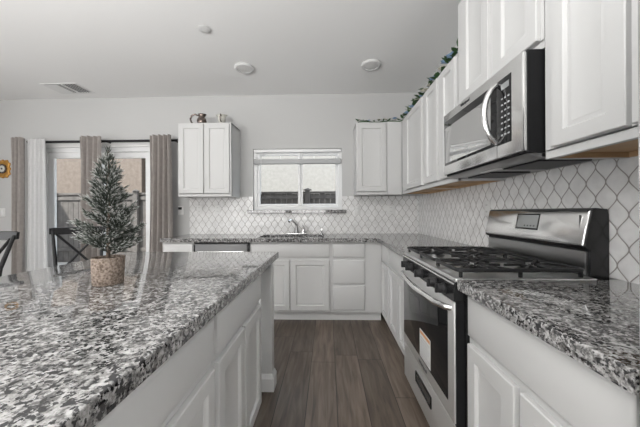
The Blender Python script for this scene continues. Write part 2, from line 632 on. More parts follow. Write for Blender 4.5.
# patio door
d1 = struct(MB().panel(BACK(D + 0.02), SX0, SX1, 0.0, SZ1, [(0, -0.10), (0, 0.0), (0.055, 0.0), (0.06, -0.01), (0.06, -0.10), (0, -0.10)]).build('door_1', M['vinyl']))
for a, b, dy in ((SX0 + .06, -3.06, 0.0), (-3.14, SX1 - .06, 0.035)):
    so = MB().panel(BACK(D + 0.035 + dy), a, b, 0.06, SZ1 - .06, [(0, -0.03), (0, 0.0), (0.07, 0.0), (0.076, -0.008), (0.076, -0.03), (0, -0.03)]).build('sliding_panel', M['vinyl'], d1)
    MB().box(a + .076, b - .076, D + .05 + dy, D + .054 + dy, 0.136, SZ1 - .136).build('pane', M['glass'], so)
struct(MB().panel(BACK(D - 0.001), SX0 - .055, SX1 + .055, -0.0, SZ1 + .055, [(0, 0.0), (0, 0.012), (0.055, 0.012), (0.055, 0.0), (0, 0)]).build('trim_1', M['trim']))

# ------------------------------------------------------------------ yard
FY = 7.0
fn = thing('yard_fence', 'grey-brown board fence across the yard outside the windows', 'fence', (-4, FY, -0.12))
bd = MB()
x = -12.0
while x < 6:
    bd.box(x, x + 0.137, FY - 0.012, FY + 0.012, -0.10, 1.68 + random.uniform(-.004, .004), 0.003)
    x += 0.142
bd.build('fence_boards', M['fence'], fn)
for z0, z1 in ((1.54, 1.63), (1.68, 1.73), (0.2, 0.29)):
    MB().box(-12, 6, FY - 0.05, FY - 0.012, z0, z1, 0.004).build('rail', M['fence'], fn)
for i in range(-5, 3):
    px = -0.52 + 2.24 * i
    p = MB().box(px - .06, px + .06, FY - .13, FY - .05, -0.12, 1.75, 0.004).build('post', M['fence'], fn)
    MB().lathe([(0.105, 1.75), (0.105, 1.775), (0.02, 1.81)], (px, FY - .085, 0), 4).build('post_cap', M['fence'], p)
for lab, hx0, hx1, mm in (('tan stucco house behind the fence, seen through the patio door', -16, -6.45, 'stucco'), ('pale stucco house behind the fence, seen through the kitchen window', -6.3, 9, 'stucco_pale')):
    hs = thing('building', lab, 'house', ((hx0 + hx1) / 2, 9.2, -0.12))
    MB().box(hx0, hx1, 9.2, 9.8, -0.12, 5.6).build('stucco_wall', M[mm], hs)
    MB().prism([(9.9, 5.6), (8.7, 5.5), (8.7, 5.6), (9.9, 6.3)], lambda a, z, d: Vector((d, a, z)), hx0 - .06, hx1 + .06).build('eave', M['trim'], hs)

# ------------------------------------------------------------------ backsplash
bsb = MB().box(-1.835, WX0 - .0, D - 0.010, D - 0.0005, CT, 1.40).box(WX0, WX1, D - 0.010, D - 0.0005, CT, 1.183) \
    .box(WX1, XW - .0005, D - 0.010, D - 0.0005, CT, 1.40)
tag(bsb.build('tile_backsplash', M['tile_x'], smooth=False), 'white lantern-tile backsplash with grey grout on the window wall', 'backsplash')
bsr = MB().box(XW - 0.010, XW - 0.0005, 0.30, D - 0.0105, CT, 1.44)
tag(bsr.build('tile_backsplash', M['tile_y'], smooth=False), 'white lantern-tile backsplash behind the gas range on the right wall', 'backsplash')


# ------------------------------------------------------------------ upper cabinets
def upper(label, wall, a0, a1, z0, z1, doors, face=None, under=None):
    """wall 'B' or 'R'; doors = list of (a0, a1)"""
    if wall == 'B':
        f = YU if face is None else face
        fn = BACK(f)
        loc = ((a0 + a1) / 2, D, z0)
        end = D - 0.001
    else:
        f = XU if face is None else face
        fn = RIGHT(f)
        loc = (XW, (a0 + a1) / 2, z0)
        end = XW - 0.001
    t = thing('wall_cabinet', label, 'cabinet', loc)
    back = -(end - f)

    def bx(mb, p0, p1, q0, q1, d0, d1, bv=0.0):
        lo, hi = fn(p0, q0, d0), fn(p1, q1, d1)
        mb.box(min(lo.x, hi.x), max(lo.x, hi.x), min(lo.y, hi.y), max(lo.y, hi.y), min(lo.z, hi.z), max(lo.z, hi.z), bv)
    b = MB()
    bx(b, a0 + .0005, a0 + 0.018, z0, z1, back, -T - 0.001)
    bx(b, a1 - 0.018, a1 - .0005, z0, z1, back, -T - 0.001)
    bx(b, a0 + .0005, a1 - .0005, z1 - 0.018, z1, back, -T - 0.001)
    bx(b, a0 + .0005, a1 - .0005, z0, z0 + 0.036, -T - 0.022, -T - 0.0005, 0.001)     # face-frame bottom rail
    bx(b, a0 + .0005, a1 - .0005, z0 + .03, z1, -T - 0.022, -T - 0.0005)
    b.build('carcass', M['cab'], t)
    u = MB()
    bx(u, a0 + 0.018, a1 - 0.018, z0 + 0.022, z0 + 0.034, back, -T - 0.022)
    bx(u, a0 + 0.018, a0 + 0.024, z0 + 0.002, z0 + 0.022, back, -T - 0.022)
    bx(u, a1 - 0.024, a1 - 0.018, z0 + 0.002, z0 + 0.022, back, -T - 0.022)
    bx(u, a0 + 0.018, a1 - 0.018, z0 + 0.002, z0 + 0.022, back, back + 0.02)
    if under:
        u.build('bottom_panel', under, t)
    else:
        tag(u.build('bottom_panel', M['rawwood'], t), 'unpainted wood underside')
    for p, q in doors:
        door(t, fn, p, q, z0 + 0.034, z1 - 0.012, M['cab'])
    return t


upper('white two-door wall cabinet left of the kitchen window with pitchers on top', 'B', -1.805, -1.155, 1.388, 2.275, [(-1.790, -1.487), (-1.477, -1.172)], under=M['cab'])
cu = upper('narrow white one-door wall cabinet right of the kitchen window', 'B', 0.335, 0.70, ZB, ZT, [(0.345, 0.690)], under=M['cab'])
MB().box(0.70, XU + 0.018, YU + 0.006, YU + 0.03, ZB, ZT).build('filler', M['cab'], cu)
upper('white corner wall cabinet on the right wall nearest the window wall', 'R', 2.476, D - .36, ZB, ZT, [(2.486, 2.985)])
upper('white two-door wall cabinet between the corner and the microwave', 'R', 1.832, 2.475, ZB, ZT, [(1.840, 2.075), (2.136, 2.412)])
upper('tall white two-door cabinet directly above the microwave', 'R', 1.109, 1.826, 1.848, 2.56, [(1.124, 1.407), (1.458, 1.742)])
upper('large white two-door wall cabinet in the right foreground beside the microwave', 'R', 0.49, 1.107, ZB, 2.56, [(0.51, 0.788), (0.795, 1.062)])


# ------------------------------------------------------------------ base cabinets
def base(label, side, a0, a1, fronts, face, depth, m, name='base_cabinet', ztop=CT - TH - .001, toe=0.065):
    fn = {'B': BACK, 'R': RIGHT, 'L': LEFT}[side](face)
    c = fn((a0 + a1) / 2, 0, -depth / 2)
    t = thing(name, label, 'cabinet', (c.x, c.y, 0))

    def bx(mb, p0, p1, q0, q1, d0, d1, bv=0.0):
        lo, hi = fn(p0, q0, d0), fn(p1, q1, d1)
        mb.box(min(lo.x, hi.x), max(lo.x, hi.x), min(lo.y, hi.y), max(lo.y, hi.y), min(lo.z, hi.z), max(lo.z, hi.z), bv)
    b = MB()
    bx(b, a0 + .0005, a1 - .0005, 0.10, ztop, -depth, -T - 0.0005)
    b.build('carcass', m, t)
    k = MB()
    bx(k, a0 + .0005, a1 - .0005, 0.0, 0.0995, -depth, -toe)
    k.build('toe_kick', M['toe'], t)
    for kind, p, q, z0, z1 in fronts:
        door(t, fn, p, q, z0, z1, m, name=kind, prof=DOOR if kind == 'door' else SLAB)
    return t


Z1, Z2 = 0.70, 0.675
DEPB = D - YF - 0.011
base('white end cabinet left of the dishwasher', 'B', -1.835, -1.475, [('drawer', -1.81, -1.49, Z1, .855), ('door', -1.81, -1.49, .12, Z2)], YF, DEPB, M['cab'])
sb_ = base('white two-door sink cabinet under the kitchen window', 'B', -0.862, 0.030,
           [('false_front', -0.845, 0.012, Z1, .855), ('door', -0.845, -0.421, .12, Z2), ('door', -0.411, 0.012, .12, Z2)], YF, DEPB, M['cab'], ztop=0.68)
MB().box(-0.862, 0.030, YF + .0195, YF + .04, 0.68, CT - TH - .001).build('front_rail', M['cab'], sb_)
base('white stack of three drawers right of the sink cabinet', 'B', 0.030, 0.5785,
     [('drawer', 0.050, 0.398, Z1, .855), ('drawer', 0.050, 0.398, .412, Z2), ('drawer', 0.050, 0.398, .13, .395)], YF, DEPB, M['cab'])
DEPR = XW - XF - 0.011
base('narrow white base cabinet on the right run nearest the corner', 'R', 2.545, 2.938, [('drawer', 2.555, 2.875, Z1, .855), ('door', 2.555, 2.875, .12, Z2)], XF, DEPR, M['cab'])
base('white base cabinet on the far side of the gas range', 'R', 1.902, 2.544,
     [('drawer', 1.912, 2.53, Z1, .855), ('door', 1.912, 2.216, .12, Z2), ('door', 2.22, 2.53, .12, Z2)], XF, DEPR, M['cab'])
base('white base cabinet in the right foreground under the short counter', 'R', 0.50, 1.131,
     [('drawer', 0.512, 1.118, Z1 - .012, .857), ('door', 0.512, 0.818, .12, Z2 - .012), ('door', 0.836, 1.118, .12, Z2 - .012)], XF, DEPR, M['cab'])

# dishwasher
dw = thing('dishwasher', 'stainless dishwasher under the counter left of the sink', 'dishwasher', (-1.168, 3.2, 0))
MB().box(-1.4735, -0.8635, YF + 0.02, D - 0.02, 0.09, CT - TH - .002).build('tub', M['black_matte'], dw)
dd = MB().box(-1.455, -0.882, YF - 0.022, YF + 0.019, 0.12, 0.85, 0.006, 2).build('door', M['dw_steel'], dw)
MB().box(-1.4735, -0.8635, YF - 0.012, YF + 0.0195, 0.852, CT - TH - .003, 0.002).build('control_strip', M['black'], dw)
MB().box(-1.42, -0.915, YF - 0.034, YF - 0.0215, 0.755, 0.773, 0.004, 2).build('handle', M['steel'], dd)
for xx in (-1.4725, -0.8645):
    s_ = 0.0165 if xx < -1.1 else -0.0165
    MB().box(min(xx, xx + s_), max(xx, xx + s_), YF - 0.012, YF + 0.019, 0.12, 0.846).build('edge_trim', M['black'], dw)


# ------------------------------------------------------------------ counters
def slab_poly(name, label, poly, holes=None, cat='countertop'):
    """extruded outline with an eased top edge"""
    bm = bmesh.new()
    vs = [bm.verts.new((x, y, CT - TH)) for x, y in poly]
    f = bm.faces.new(vs)
    r = bmesh.ops.extrude_face_region(bm, geom=[f])
    top = [v for v in r['geom'] if isinstance(v, bmesh.types.BMVert)]
    bmesh.ops.translate(bm, vec=(0, 0, TH), verts=top)
    ed = [e for e in bm.edges if all(abs(v.co.z - CT) < 1e-5 for v in e.verts)]
    bmesh.ops.bevel(bm, geom=ed, offset=0.006, segments=3, profile=0.5, affect='EDGES')
    mb = MB()
    mb.merge(bm)
    return mb


KX0, KX1, KY0, KY1 = -0.79, -0.045, 2.975, 3.39     # sink opening
BACKY = D - 0.0105
# L-shaped worktop assembled round the sink opening
lc = MB()
for (a, b, c, d) in ((-1.835, KX0, YS, BACKY), (KX0, KX1, YS, KY0), (KX0, KX1, KY1, BACKY), (KX1, XW - .0105, YS, BACKY), (XS, XW - .0105, 1.9015, YS)):
    lc.box(a, b, c, d, CT - TH, CT)
bmesh.ops.remove_doubles(lc.bm, verts=list(lc.bm.verts), dist=1e-4)
tag(lc.build('granite_countertop', M['granite'], smooth=False), 'long L-shaped speckled granite countertop under the window and round the corner', 'countertop')
nc = slab_poly('granite_countertop', '', [(XS, 0.486), (XW - .0105, 0.486), (XW - .0105, 1.1305), (XS, 1.1305)])
tag(nc.build('granite_countertop', M['granite']), 'short speckled granite countertop in the right foreground beside the range', 'countertop')

# sink and taps
sk = thing('kitchen_sink', 'undermounted stainless sink set in the counter below the window', 'sink', (-0.42, 3.18, CT - 0.22))
sk_m = MB()
sk_m.loops([[Vector((a, b, z)) for a, b in ((KX0 - i, KY0 - i), (KX1 + i, KY0 - i), (KX1 + i, KY1 + i), (KX0 - i, KY1 + i))] for i, z in
            ((0.02, CT - TH - 0.002), (-0.001, CT - TH - 0.002), (-0.006, CT - 0.20), (-0.03, CT - 0.215))], cap0=False)
sk_m.build('basin', M['steel_dark'], sk)
MB().lathe([(0.045, CT - .2149), (0.04, CT - .211), (0.02, CT - .213)], (-0.42, 3.2, 0), 20).build('drain', M['chrome'], sk)
fc = thing('faucet', 'chrome single-spout kitchen faucet behind the sink', 'faucet', (-0.41, 3.46, CT))
MB().box(-0.53, -0.27, 3.43, 3.49, CT + .0005, CT + 0.012, 0.005, 2).build('deck_plate', M['chrome'], fc)
MB().lathe([(0.03, CT + .012), (0.03, CT + .03), (0.022, CT + .05), (0.018, CT + .12), (0.02, CT + .13)], (-0.405, 3.46, 0), 18).build('body', M['steel_dark'], fc)
MB().tube([(-0.405, 3.46, CT + .115), (-0.42, 3.43, CT + .15), (-0.44, 3.38, CT + .172), (-0.465, 3.32, CT + .18), (-0.475, 3.30, CT + .165)], [0.018, 0.017, 0.016, 0.015, 0.017], 12).build('spout', M['chrome'], fc)
hb = MB().lathe([(0.022, CT + .012), (0.02, CT + .04), (0.014, CT + .06)], (-0.315, 3.46, 0), 16).build('valve', M['chrome'], fc)
MB().tube([(-0.315, 3.46, CT + .055), (-0.31, 3.45, CT + .09), (-0.325, 3.41, CT + .12)], [0.012, 0.009, 0.007], 10).build('lever', M['chrome'], hb)
sd = thing('soap_dispenser', 'small chrome soap pump at the right of the sink', 'soap dispenser', (-0.08, 3.46, CT))
MB().lathe([(0.02, CT + .0005), (0.02, CT + .012), (0.011, CT + .02), (0.011, CT + .05)], (-0.08, 3.46, 0), 14).build('base', M['chrome'], sd)
MB().tube([(-0.08, 3.46, CT + .048), (-0.08, 3.455, CT + .062), (-0.08, 3.41, CT + .066)], [0.01, 0.009, 0.006], 8).build('nozzle', M['chrome'], sd)

# ------------------------------------------------------------------ island
IX = -0.352
XI = -0.380
ic = slab_poly('', '', [(-1.515, -0.45), (IX, -0.45), (IX, 1.915), (-1.42, 1.915), (-1.43, 1.90)])
tag(ic.build('island_countertop', M['granite']), 'large polished speckled granite island top in the left foreground', 'countertop')
for lab, a0, a1 in (('pale grey island cabinet at the far end by the corner post', 0.914, 1.54),
                    ('pale grey island cabinet in the near left foreground', 0.287, 0.913),
                    ('pale grey island cabinet nearest the camera and below the frame', -0.34, 0.286)):
    mid = (a0 + a1) / 2
    base(lab, 'L', a0, a1, [('drawer', a0 + .012, a1 - .012, Z1, .845), ('door', a0 + .012, mid - .004, .115, Z2), ('door', mid + .004, a1 - .012, .115, Z2)],
         XI, 0.62, M['island'], name='island_cabinet')
po = thing('island_post', 'pale grey square corner post under the far end of the island', 'post', (-0.42, 1.855, 0))
MB().box(-0.452, -0.378, 1.80, 1.874, 0.105, CT - TH - .0005, 0.006, 2).build('shaft', M['island'], po)
MB().panel(lambda a, z, d: Vector((a, z, d)), -0.465, -0.365, 1.787, 1.887, [(0, 0.0), (0, 0.085), (0.004, 0.09), (0.008, 0.105), (0.012, 0.112)]).build('plinth', M['island'], po)

# ------------------------------------------------------------------ gas range
Y0, Y1 = 1.136, 1.896
YM = (Y0 + Y1) / 2
rg = thing('gas_range', 'stainless gas range with black grates between the counters', 'range', (0.85, YM, 0))
XD = 0.520            # oven door face
rf = RIGHT(XD)
MB().box(0.565, 1.165, Y0, Y1, 0.03, 0.895).build('body', M['black'], rg)
for yy in (Y0 + .05, Y1 - .05):
    for xx in (0.62, 1.08):
        MB().lathe([(0.02, 0.0), (0.02, 0.03)], (xx, yy, 0), 12).build('foot', M['black_matte'], rg)
MB().box(0.5305, 0.5645, Y0 + .006, Y1 - .006, 0.075, 0.815).build('door_core', M['case'], rg)
dr = MB().box(XD + .003, 0.530, Y0 + .006, Y1 - .006, 0.075, 0.298, 0.003, 2).build('storage_drawer', M['satin'], rg)
MB().panel(RIGHT(XD + .0025), YM - .12, YM + .12, 0.185, 0.245, [(0, -.001), (0, 0.006), (0.009, 0.006), (0.011, 0.0005), (0.02, 0.0005)]).build('pull', M['black'], dr)
MB().panel(RIGHT(XD + .002), YM - .108, YM + .108, 0.197, 0.233, [(0, -.001), (0, 0.0022)]).build('pull_recess', M['steel_dark'], dr)
od = MB().box(XD, 0.530, Y0 + .006, Y1 - .006, 0.306, 0.815, 0.004, 2).build('oven_door', M['satin'], rg)
MB().panel(rf, Y0 + .062, Y1 - .022, 0.372, 0.760, [(0, -.002), (0, 0.002), (0.002, 0.003)]).build('window', M['black_glass'], od)
hp = [(XD, Y0 + .025, .785), (XD - .018, Y0 + .035, .786), (XD - .034, Y0 + .12, .780), (XD - .042, YM, .772), (XD - .034, Y1 - .12, .780), (XD - .018, Y1 - .05, .786), (XD, Y1 - .04, .785)]
MB().tube(hp, [.012, .0135, .014, .0145, .014, .0135, .012], 12).build('handle', M['steel'], od)
st = MB().panel(RIGHT(XD - .0031), 1.392, 1.552, 0.382, 0.535, [(0, -.0003), (0, 0.0008)]).build('label', M['paper'], od)
MB().panel(RIGHT(XD - .0039), 1.400, 1.544, 0.512, 0.529, [(0, -.0002), (0, 0.0005)]).build('label_banner', M['orange'], st)
for q in range(7):
    MB().panel(RIGHT(XD - .0039), 1.405 + (0.03 if q % 3 == 2 else 0), 1.539, 0.392 + q * .0165, 0.3975 + q * .0165, [(0, -.0002), (0, 0.0005)]).build('label_line', M['print'], st)
text_mesh('brand_lettering', 'Whirlpool', 0.030, M['ink'], od, Matrix.Translation((XD - .0006, YM, 0.338)) @ Matrix(((0, 0, -1, 0), (-1, 0, 0, 0), (0, 1, 0, 0), (0, 0, 0, 1))))
# control panel with five knobs under the cooktop edge
cpn = MB().prism([(0.517, 0.820), (0.565, 0.820), (0.565, 0.905), (0.533, 0.905), (0.520, 0.893)], lambda a, z, d: Vector((a, d, z)), Y0 + .001, Y1 - .001).build('control_panel', M['black'], rg)
MB().box(0.515, 0.523, Y0 + .001, Y1 - .001, 0.8885, 0.8945, .002).build('trim_strip', M['steel'], cpn)
for yy in (1.225, 1.325, YM, 1.69, 1.785):
    kb = MB().lathe([(0.024, 0.5175), (0.024, 0.508), (0.021, 0.505), (0.020, 0.489), (0.0175, 0.486)], (0, yy, 0.851), 18, axis='X').build('knob', M['black_matte'], cpn)
    MB().box(0.476, 0.489, yy - .006, yy + .006, 0.831, 0.871, 0.002).build('grip', M['black_matte'], kb)
ck = MB().box(0.526, 1.10, Y0 + .0005, Y1 - .0005, 0.896, 0.916, 0.006, 2).build('cooktop', M['cooktop'], rg)
for (bx_, by_, br) in ((0.67, Y0 + .16, .045), (0.67, Y1 - .16, .05), (0.93, Y0 + .16, .038), (0.93, Y1 - .16, .038), (0.80, YM, .04)):
    bb = MB().lathe([(br + .012, .9165), (br + .012, .920), (br, .923), (br, .927), (br - .004, .930)], (bx_, by_, 0), 24).build('burner', M['steel_dark'], rg)
    MB().lathe([(br - .012, .9302), (br - .008, .934), (br - .014, .937)], (bx_, by_, 0), 24).build('burner_cap', M['black'], bb)
gw = (Y1 - Y0 - .03) / 3
zt = 0.946
for gi in range(3):
    a, b = Y0 + .015 + gi * gw + .002, Y0 + .015 + (gi + 1) * gw - .002
    g = MB()
    gx0, gx1 = 0.545, 1.06
    w = 0.010
    fr_ = []
    cr = .022
    for cx_, cy_, a0_ in ((gx1 - cr, b - cr, 0), (gx0 + cr, b - cr, 90), (gx0 + cr, a + cr, 180), (gx1 - cr, a + cr, 270)):
        for k in range(4):
            an = R(a0_ + k * 30)
            fr_.append((cx_ + cr * math.cos(an), cy_ + cr * math.sin(an), zt))
    g.tube(fr_ + [fr_[0], fr_[1]], .0085, 10)
    c = (a + b) / 2
    for q in range(1, 3):
        xx = gx0 + (gx1 - gx0) * q / 3
        g.bar((xx, a, zt), (xx, b, zt), w, .012)
    for cx_ in (0.67, 0.93) if gi != 1 else (0.80,):
        for k in range(4):
            an = math.pi / 4 + k * math.pi / 2
            ex = cx_ + .11 * math.copysign(1, math.cos(an))
            ey = a + .004 if math.sin(an) < 0 else b - .004
            g.bar((cx_ + .022 * math.cos(an), c + .022 * math.sin(an), zt + .002), (ex, ey, zt), w * .85, .011)
        g.bar((cx_, a + .004, zt), (cx_, a + .08, zt + .002), w * .85, .011)
        g.bar((cx_, b - .004, zt), (cx_, b - .08, zt + .002), w * .85, .011)
        g.bar((cx_ - .12, c, zt), (cx_ - .035, c, zt + .002), w * .85, .011)
        g.bar((cx_ + .12, c, zt), (cx_ + .035, c, zt + .002), w * .85, .011)
    for xx in (gx0 + .012, (gx0 + gx1) / 2, gx1 - .012):
        for yy in (a + .004, b - .004):
            g.bar((xx, yy, .9162), (xx, yy, zt), .011, .011, up=(1, 0, 0))
    g.build('grate', M['iron'], rg)
# back guard
bgf = lambda a, z, d: Vector((a, d, z))
G0, G1 = 1.166, 1.884
XB, ZG, DX, DZ = 1.075, 1.045, 0.030, 0.150       # foot of the slanted face, and its run and rise
bg = MB().prism([(1.098, 0.912), (1.172, 0.895), (1.172, 1.178), (1.165, 1.200), (1.118, 1.205), (1.107, 1.199), (XB, ZG), (XB + .008, ZG - .012), (1.098, ZG - .018)], bgf, G0, G1).build('backguard', M['black'], rg)


def slanted(a0, a1, s0, s1, out, bv):
    nrm = Vector((-DZ, 0, DX)).normalized()
    rings = []
    al = Vector((DX, 0, DZ)).normalized()
    for i, d in ((0, -.002), (0, out - bv), (bv * 1.5, out)):
        u = al * i
        p0 = Vector((XB + DX * s0, 0, ZG + DZ * s0)) + u
        p1 = Vector((XB + DX * s1, 0, ZG + DZ * s1)) - u
        rings.append([p0 + nrm * d + Vector((0, a0 + i, 0)), p0 + nrm * d + Vector((0, a1 - i, 0)), p1 + nrm * d + Vector((0, a1 - i, 0)), p1 + nrm * d + Vector((0, a0 + i, 0))])
    return MB().loops(rings)


pn = slanted(G0 + .006, G1 - .004, 0.0, 0.985, .007, .004).build('control_fascia', M['steel'], bg)
MB().box(XB + DX * .5 - .008, XB + DX * .5, G0 + .034, G0 + .0355, ZG + .02, ZG + .13).build('fascia_seam', M['steel_dark'], pn)
dp = slanted(1.428, 1.596, 0.32, 0.88, .0095, .002).build('display_frame', M['black_glass'], pn)
slanted(1.434, 1.584, 0.38, 0.84, .0105, .001).build('display', M['display'], dp)
for q in range(4):
    slanted(1.45 + q * .022, 1.46 + q * .022, 0.43, 0.48, .0113, .0004).build('button', M['ink'], dp)
MB().box(1.086, 1.103, G0 + .012, G1 - .012, 0.917, 1.020, 0.004, 2).build('lower_splash', M['steel_dark'], bg)

# ------------------------------------------------------------------ microwave
mw = thing('microwave', 'stainless over-the-range microwave mounted above the gas range', 'microwave', (0.98, 1.478, 1.40))
A0, A1 = 1.113, 1.860
MX = 0.785
mf = RIGHT(MX)
MB().box(0.803, 1.172, A0 + .002, A1 - .004, 1.428, 1.846, 0.003).build('case', M['case'], mw)
MB().prism([(0.80, 1.425), (0.84, 1.412), (1.172, 1.412), (1.172, 1.428), (0.832, 1.428)], lambda a, z, d: Vector((a, d, z)), A0 + .004, A1 - .004).build('hood_base', M['steel_dark'], mw)
for yy in (1.30, 1.65):
    MB().box(0.90, 1.12, yy - .12, yy + .12, 1.405, 1.412, 0.002).build('filter', M['black_matte'], mw)
MB().box(0.855, 0.885, 1.40, 1.55, 1.406, 1.4115, 0.002).build('hood_lamp', M['lens'], mw)
fm = MB().box(MX, 0.8025, A0, A1, 1.436, 1.838, 0.006, 2).build('front_frame', M['steel'], mw)
text_mesh('brand_lettering', 'Whirlpool', 0.024, M['ink'], fm, Matrix.Translation((MX - .0006, 1.575, 1.816)) @ Matrix(((0, 0, -1, 0), (-1, 0, 0, 0), (0, 1, 0, 0), (0, 0, 0, 1))))
wd = MB().panel(mf, 1.283, A1 - .022, 1.497, 1.787, [(0, -.002), (0, .001), (.002, .002)]).build('door_surround', M['black_glass'], mw)
MB().panel(RIGHT(MX - .002), 1.325, A1 - .035, 1.512, 1.742, [(0, -.001), (0, .0008), (.002, .0012)]).build('window', M['mirror_glass'], wd)
cp2 = MB().panel(mf, 1.181, 1.281, 1.493, 1.787, [(0, -.002), (0, .001), (.002, .002)]).build('control_panel', M['black_glass'], mw)
MB().panel(RIGHT(MX - .002), 1.193, 1.245, 1.735, 1.762, [(0, -.001), (0, .001)]).build('display', M['display'], cp2)
for r_ in range(7):
    for c_ in range(3):
        MB().panel(RIGHT(MX - .002), 1.190 + c_ * .022, 1.202 + c_ * .022, 1.53 + r_ * .027, 1.537 + r_ * .027, [(0, -.001), (0, .0008)]).build('button', M['print'], cp2)
hp = []
for i in range(13):
    t_ = i / 12
    hp.append((MX - .002 - .058 * math.sin(math.pi * t_) ** 0.6, 1.278, 1.505 + .272 * t_))
MB().tube(hp, [0.010] + [0.0125] * 11 + [0.010], 12).build('handle', M['steel'], wd)
MB().box(MX - .0008, MX + .002, 1.2795, 1.281, 1.44, 1.495).build('door_gap', M['black'], fm)

# ------------------------------------------------------------------ fridge at the right edge of the view
rfg = thing('refrigerator', 'tall stainless refrigerator at the right edge of the picture', 'refrigerator', (0.86, 0.0, 0))
MB().box(0.60, 1.17, -0.45, 0.477, 0.02, 1.76, 0.004).build('case', M['steel_dark'], rfg)
for z0, z1 in ((0.05, 0.60), (0.61, 1.765)):
    fd = MB().box(0.526, 0.598, -0.45, 0.479, z0, z1, 0.008, 2).build('door', M['steel'], rfg)
    MB().tube([(0.527, -0.40, z0 + .1), (0.48, -0.40, z0 + .13), (0.48, -0.40, z1 - .13), (0.527, -0.40, z1 - .1)], 0.011, 10).build('handle', M['steel'], fd)
MB().box(0.62, 1.15, -0.44, 0.45, 0.0, 0.02).build('base_grille', M['black_matte'], rfg)

# ------------------------------------------------------------------ christmas tree in its pot
TX, TY = -0.868, 1.045
tr = thing('potted_tree', 'small frosted artificial Christmas tree in a burlap pot on the island', 'tree', (TX, TY, CT))
MB().lathe([(0.048, CT + .0006), (0.0505, CT + .004), (0.053, CT + .05), (0.0545, CT + .103), (0.052, CT + .107), (0.049, CT + .103), (0.048, CT + .092), (0.01, CT + .092)],
           (TX, TY, 0), 28, fn=lambda a, z: 1 + .012 * math.sin(7 * a + 40 * z)).build('pot', M['burlap'], tr)
MB().lathe([(0.047, CT + .0922), (0.043, CT + .097), (0.02, CT + .103)], (TX, TY, 0), 20).build('moss', M['soil'], tr)
MB().tube([(TX, TY, CT + .09), (TX + .002, TY, CT + .3), (TX, TY, CT + .525)], [.007, .005, .002], 8).build('trunk', M['bark'], tr)
rt = random.Random(21)


def needle(mb, p, d, L, w):
    ly = mb.bm.verts.layers.float.get('frost') or mb.bm.verts.layers.float.new('frost')
    d = d.normalized()
    s1 = d.orthogonal().normalized()
    s2 = d.cross(s1)
    base_ = [p + (s1 * math.cos(q * 2.094) + s2 * math.sin(q * 2.094)) * w * .55 for q in range(3)]
    midp = [p + d * L * .5 + (s1 * math.cos(q * 2.094) + s2 * math.sin(q * 2.094)) * w for q in range(3)]
    vb = [mb.bm.verts.new(v) for v in base_]
    vm = [mb.bm.verts.new(v) for v in midp]
    tip = mb.bm.verts.new(p + d * L)
    fz = rt.random()
    tip[ly] = 1.0
    for v in vm:
        v[ly] = .5 if fz > .62 else .14
    for q in range(3):
        mb.bm.faces.new((vb[q], vb[(q + 1) % 3], vm[(q + 1) % 3], vm[q]))
        mb.bm.faces.new((vm[q], vm[(q + 1) % 3], tip))


def sprig(mb, p0, p1, n, nl, w, sag):
    """twig from p0 to p1 feathered with needles"""
    ax = p1 - p0
    pts = [p0 + ax * t + Vector((0, 0, -sag * math.sin(math.pi * t))) for t in (0, .33, .66, 1)]
    mb.tube(pts, [.0022, .0018, .0014, .0008], 5)
    for i in range(n):
        t = 0.12 + 0.88 * (i + rt.random()) / n
        p = p0 + ax * t + Vector((0, 0, -sag * math.sin(math.pi * t)))
        an = rt.uniform(0, 6.283)
        s1 = ax.orthogonal().normalized()
        s2 = ax.normalized().cross(s1)
        dirn = ax.normalized() * rt.uniform(.75, 1.25) + (s1 * math.cos(an) + s2 * math.sin(an)) * rt.uniform(.25, .6)
        needle(mb, p, dirn, nl * rt.uniform(.7, 1.1), w)


nb = 78
for i in range(nb):
    t = (i + .5) / nb
    z = CT + 0.112 + 0.375 * t ** 1.04
    L = (0.099 * (1 - t) ** 0.75 + 0.024) * rt.uniform(.72, 1.12)
    an = i * 2.39996 + rt.uniform(-.3, .3)
    el = R(rt.uniform(10, 34) + 30 * t)
    if t > .9:
        el = R(rt.uniform(55, 75))
    d = Vector((math.cos(an) * math.cos(el), math.sin(an) * math.cos(el), math.sin(el)))
    p0 = Vector((TX, TY, z))
    p1 = p0 + d * L
    b = MB()
    sprig(b, p0, p1, int(7 + 90 * L), .034, .0026, .008 * (1 - t))
    side = d.cross(Vector((0, 0, 1))).normalized()
    if L > .05:
        for sgn in (-1, 1):
            for f in ((.4, .68) if L > .085 else (.5,)):
                q0 = p0 + d * L * f
                q1 = q0 + (d * .9 + side * sgn * .65 + Vector((0, 0, rt.uniform(0, .4)))).normalized() * L * .40
                sprig(b, q0, q1, int(5 + 45 * L), .030, .0025, .002)
    b.build('branch', M['needle'], tr)
b = MB()
sprig(b, Vector((TX, TY, CT + .46)), Vector((TX, TY, CT + .53)), 16, .03, .0022, 0)
b.build('branch', M['needle'], tr)

# ------------------------------------------------------------------ flower garland on the cabinets
gd = thing('flower_garland', 'garland of green leaves with blue and cream silk flowers along the cabinet tops', 'garland', (0.93, 2.5, ZT))
path = [(0.36, 3.235), (0.60, 3.235), (0.84, 3.22), (0.905, 3.12), (0.90, 2.8), (0.905, 2.4), (0.90, 2.1), (0.905, 1.86)]
gp = []
for (a, b_), (c, d_) in zip(path, path[1:]):
    n_ = max(2, int(math.hypot(c - a, d_ - b_) / .05))
    for q in range(n_):
        gp.append((a + (c - a) * q / n_, b_ + (d_ - b_) * q / n_))
gp.append(path[-1])
rg2 = random.Random(5)
MB().tube([(x, y, ZT + .012 + .006 * math.sin(i * 1.3)) for i, (x, y) in enumerate(gp)], .006, 6).build('stem', M['leaf'], gd)


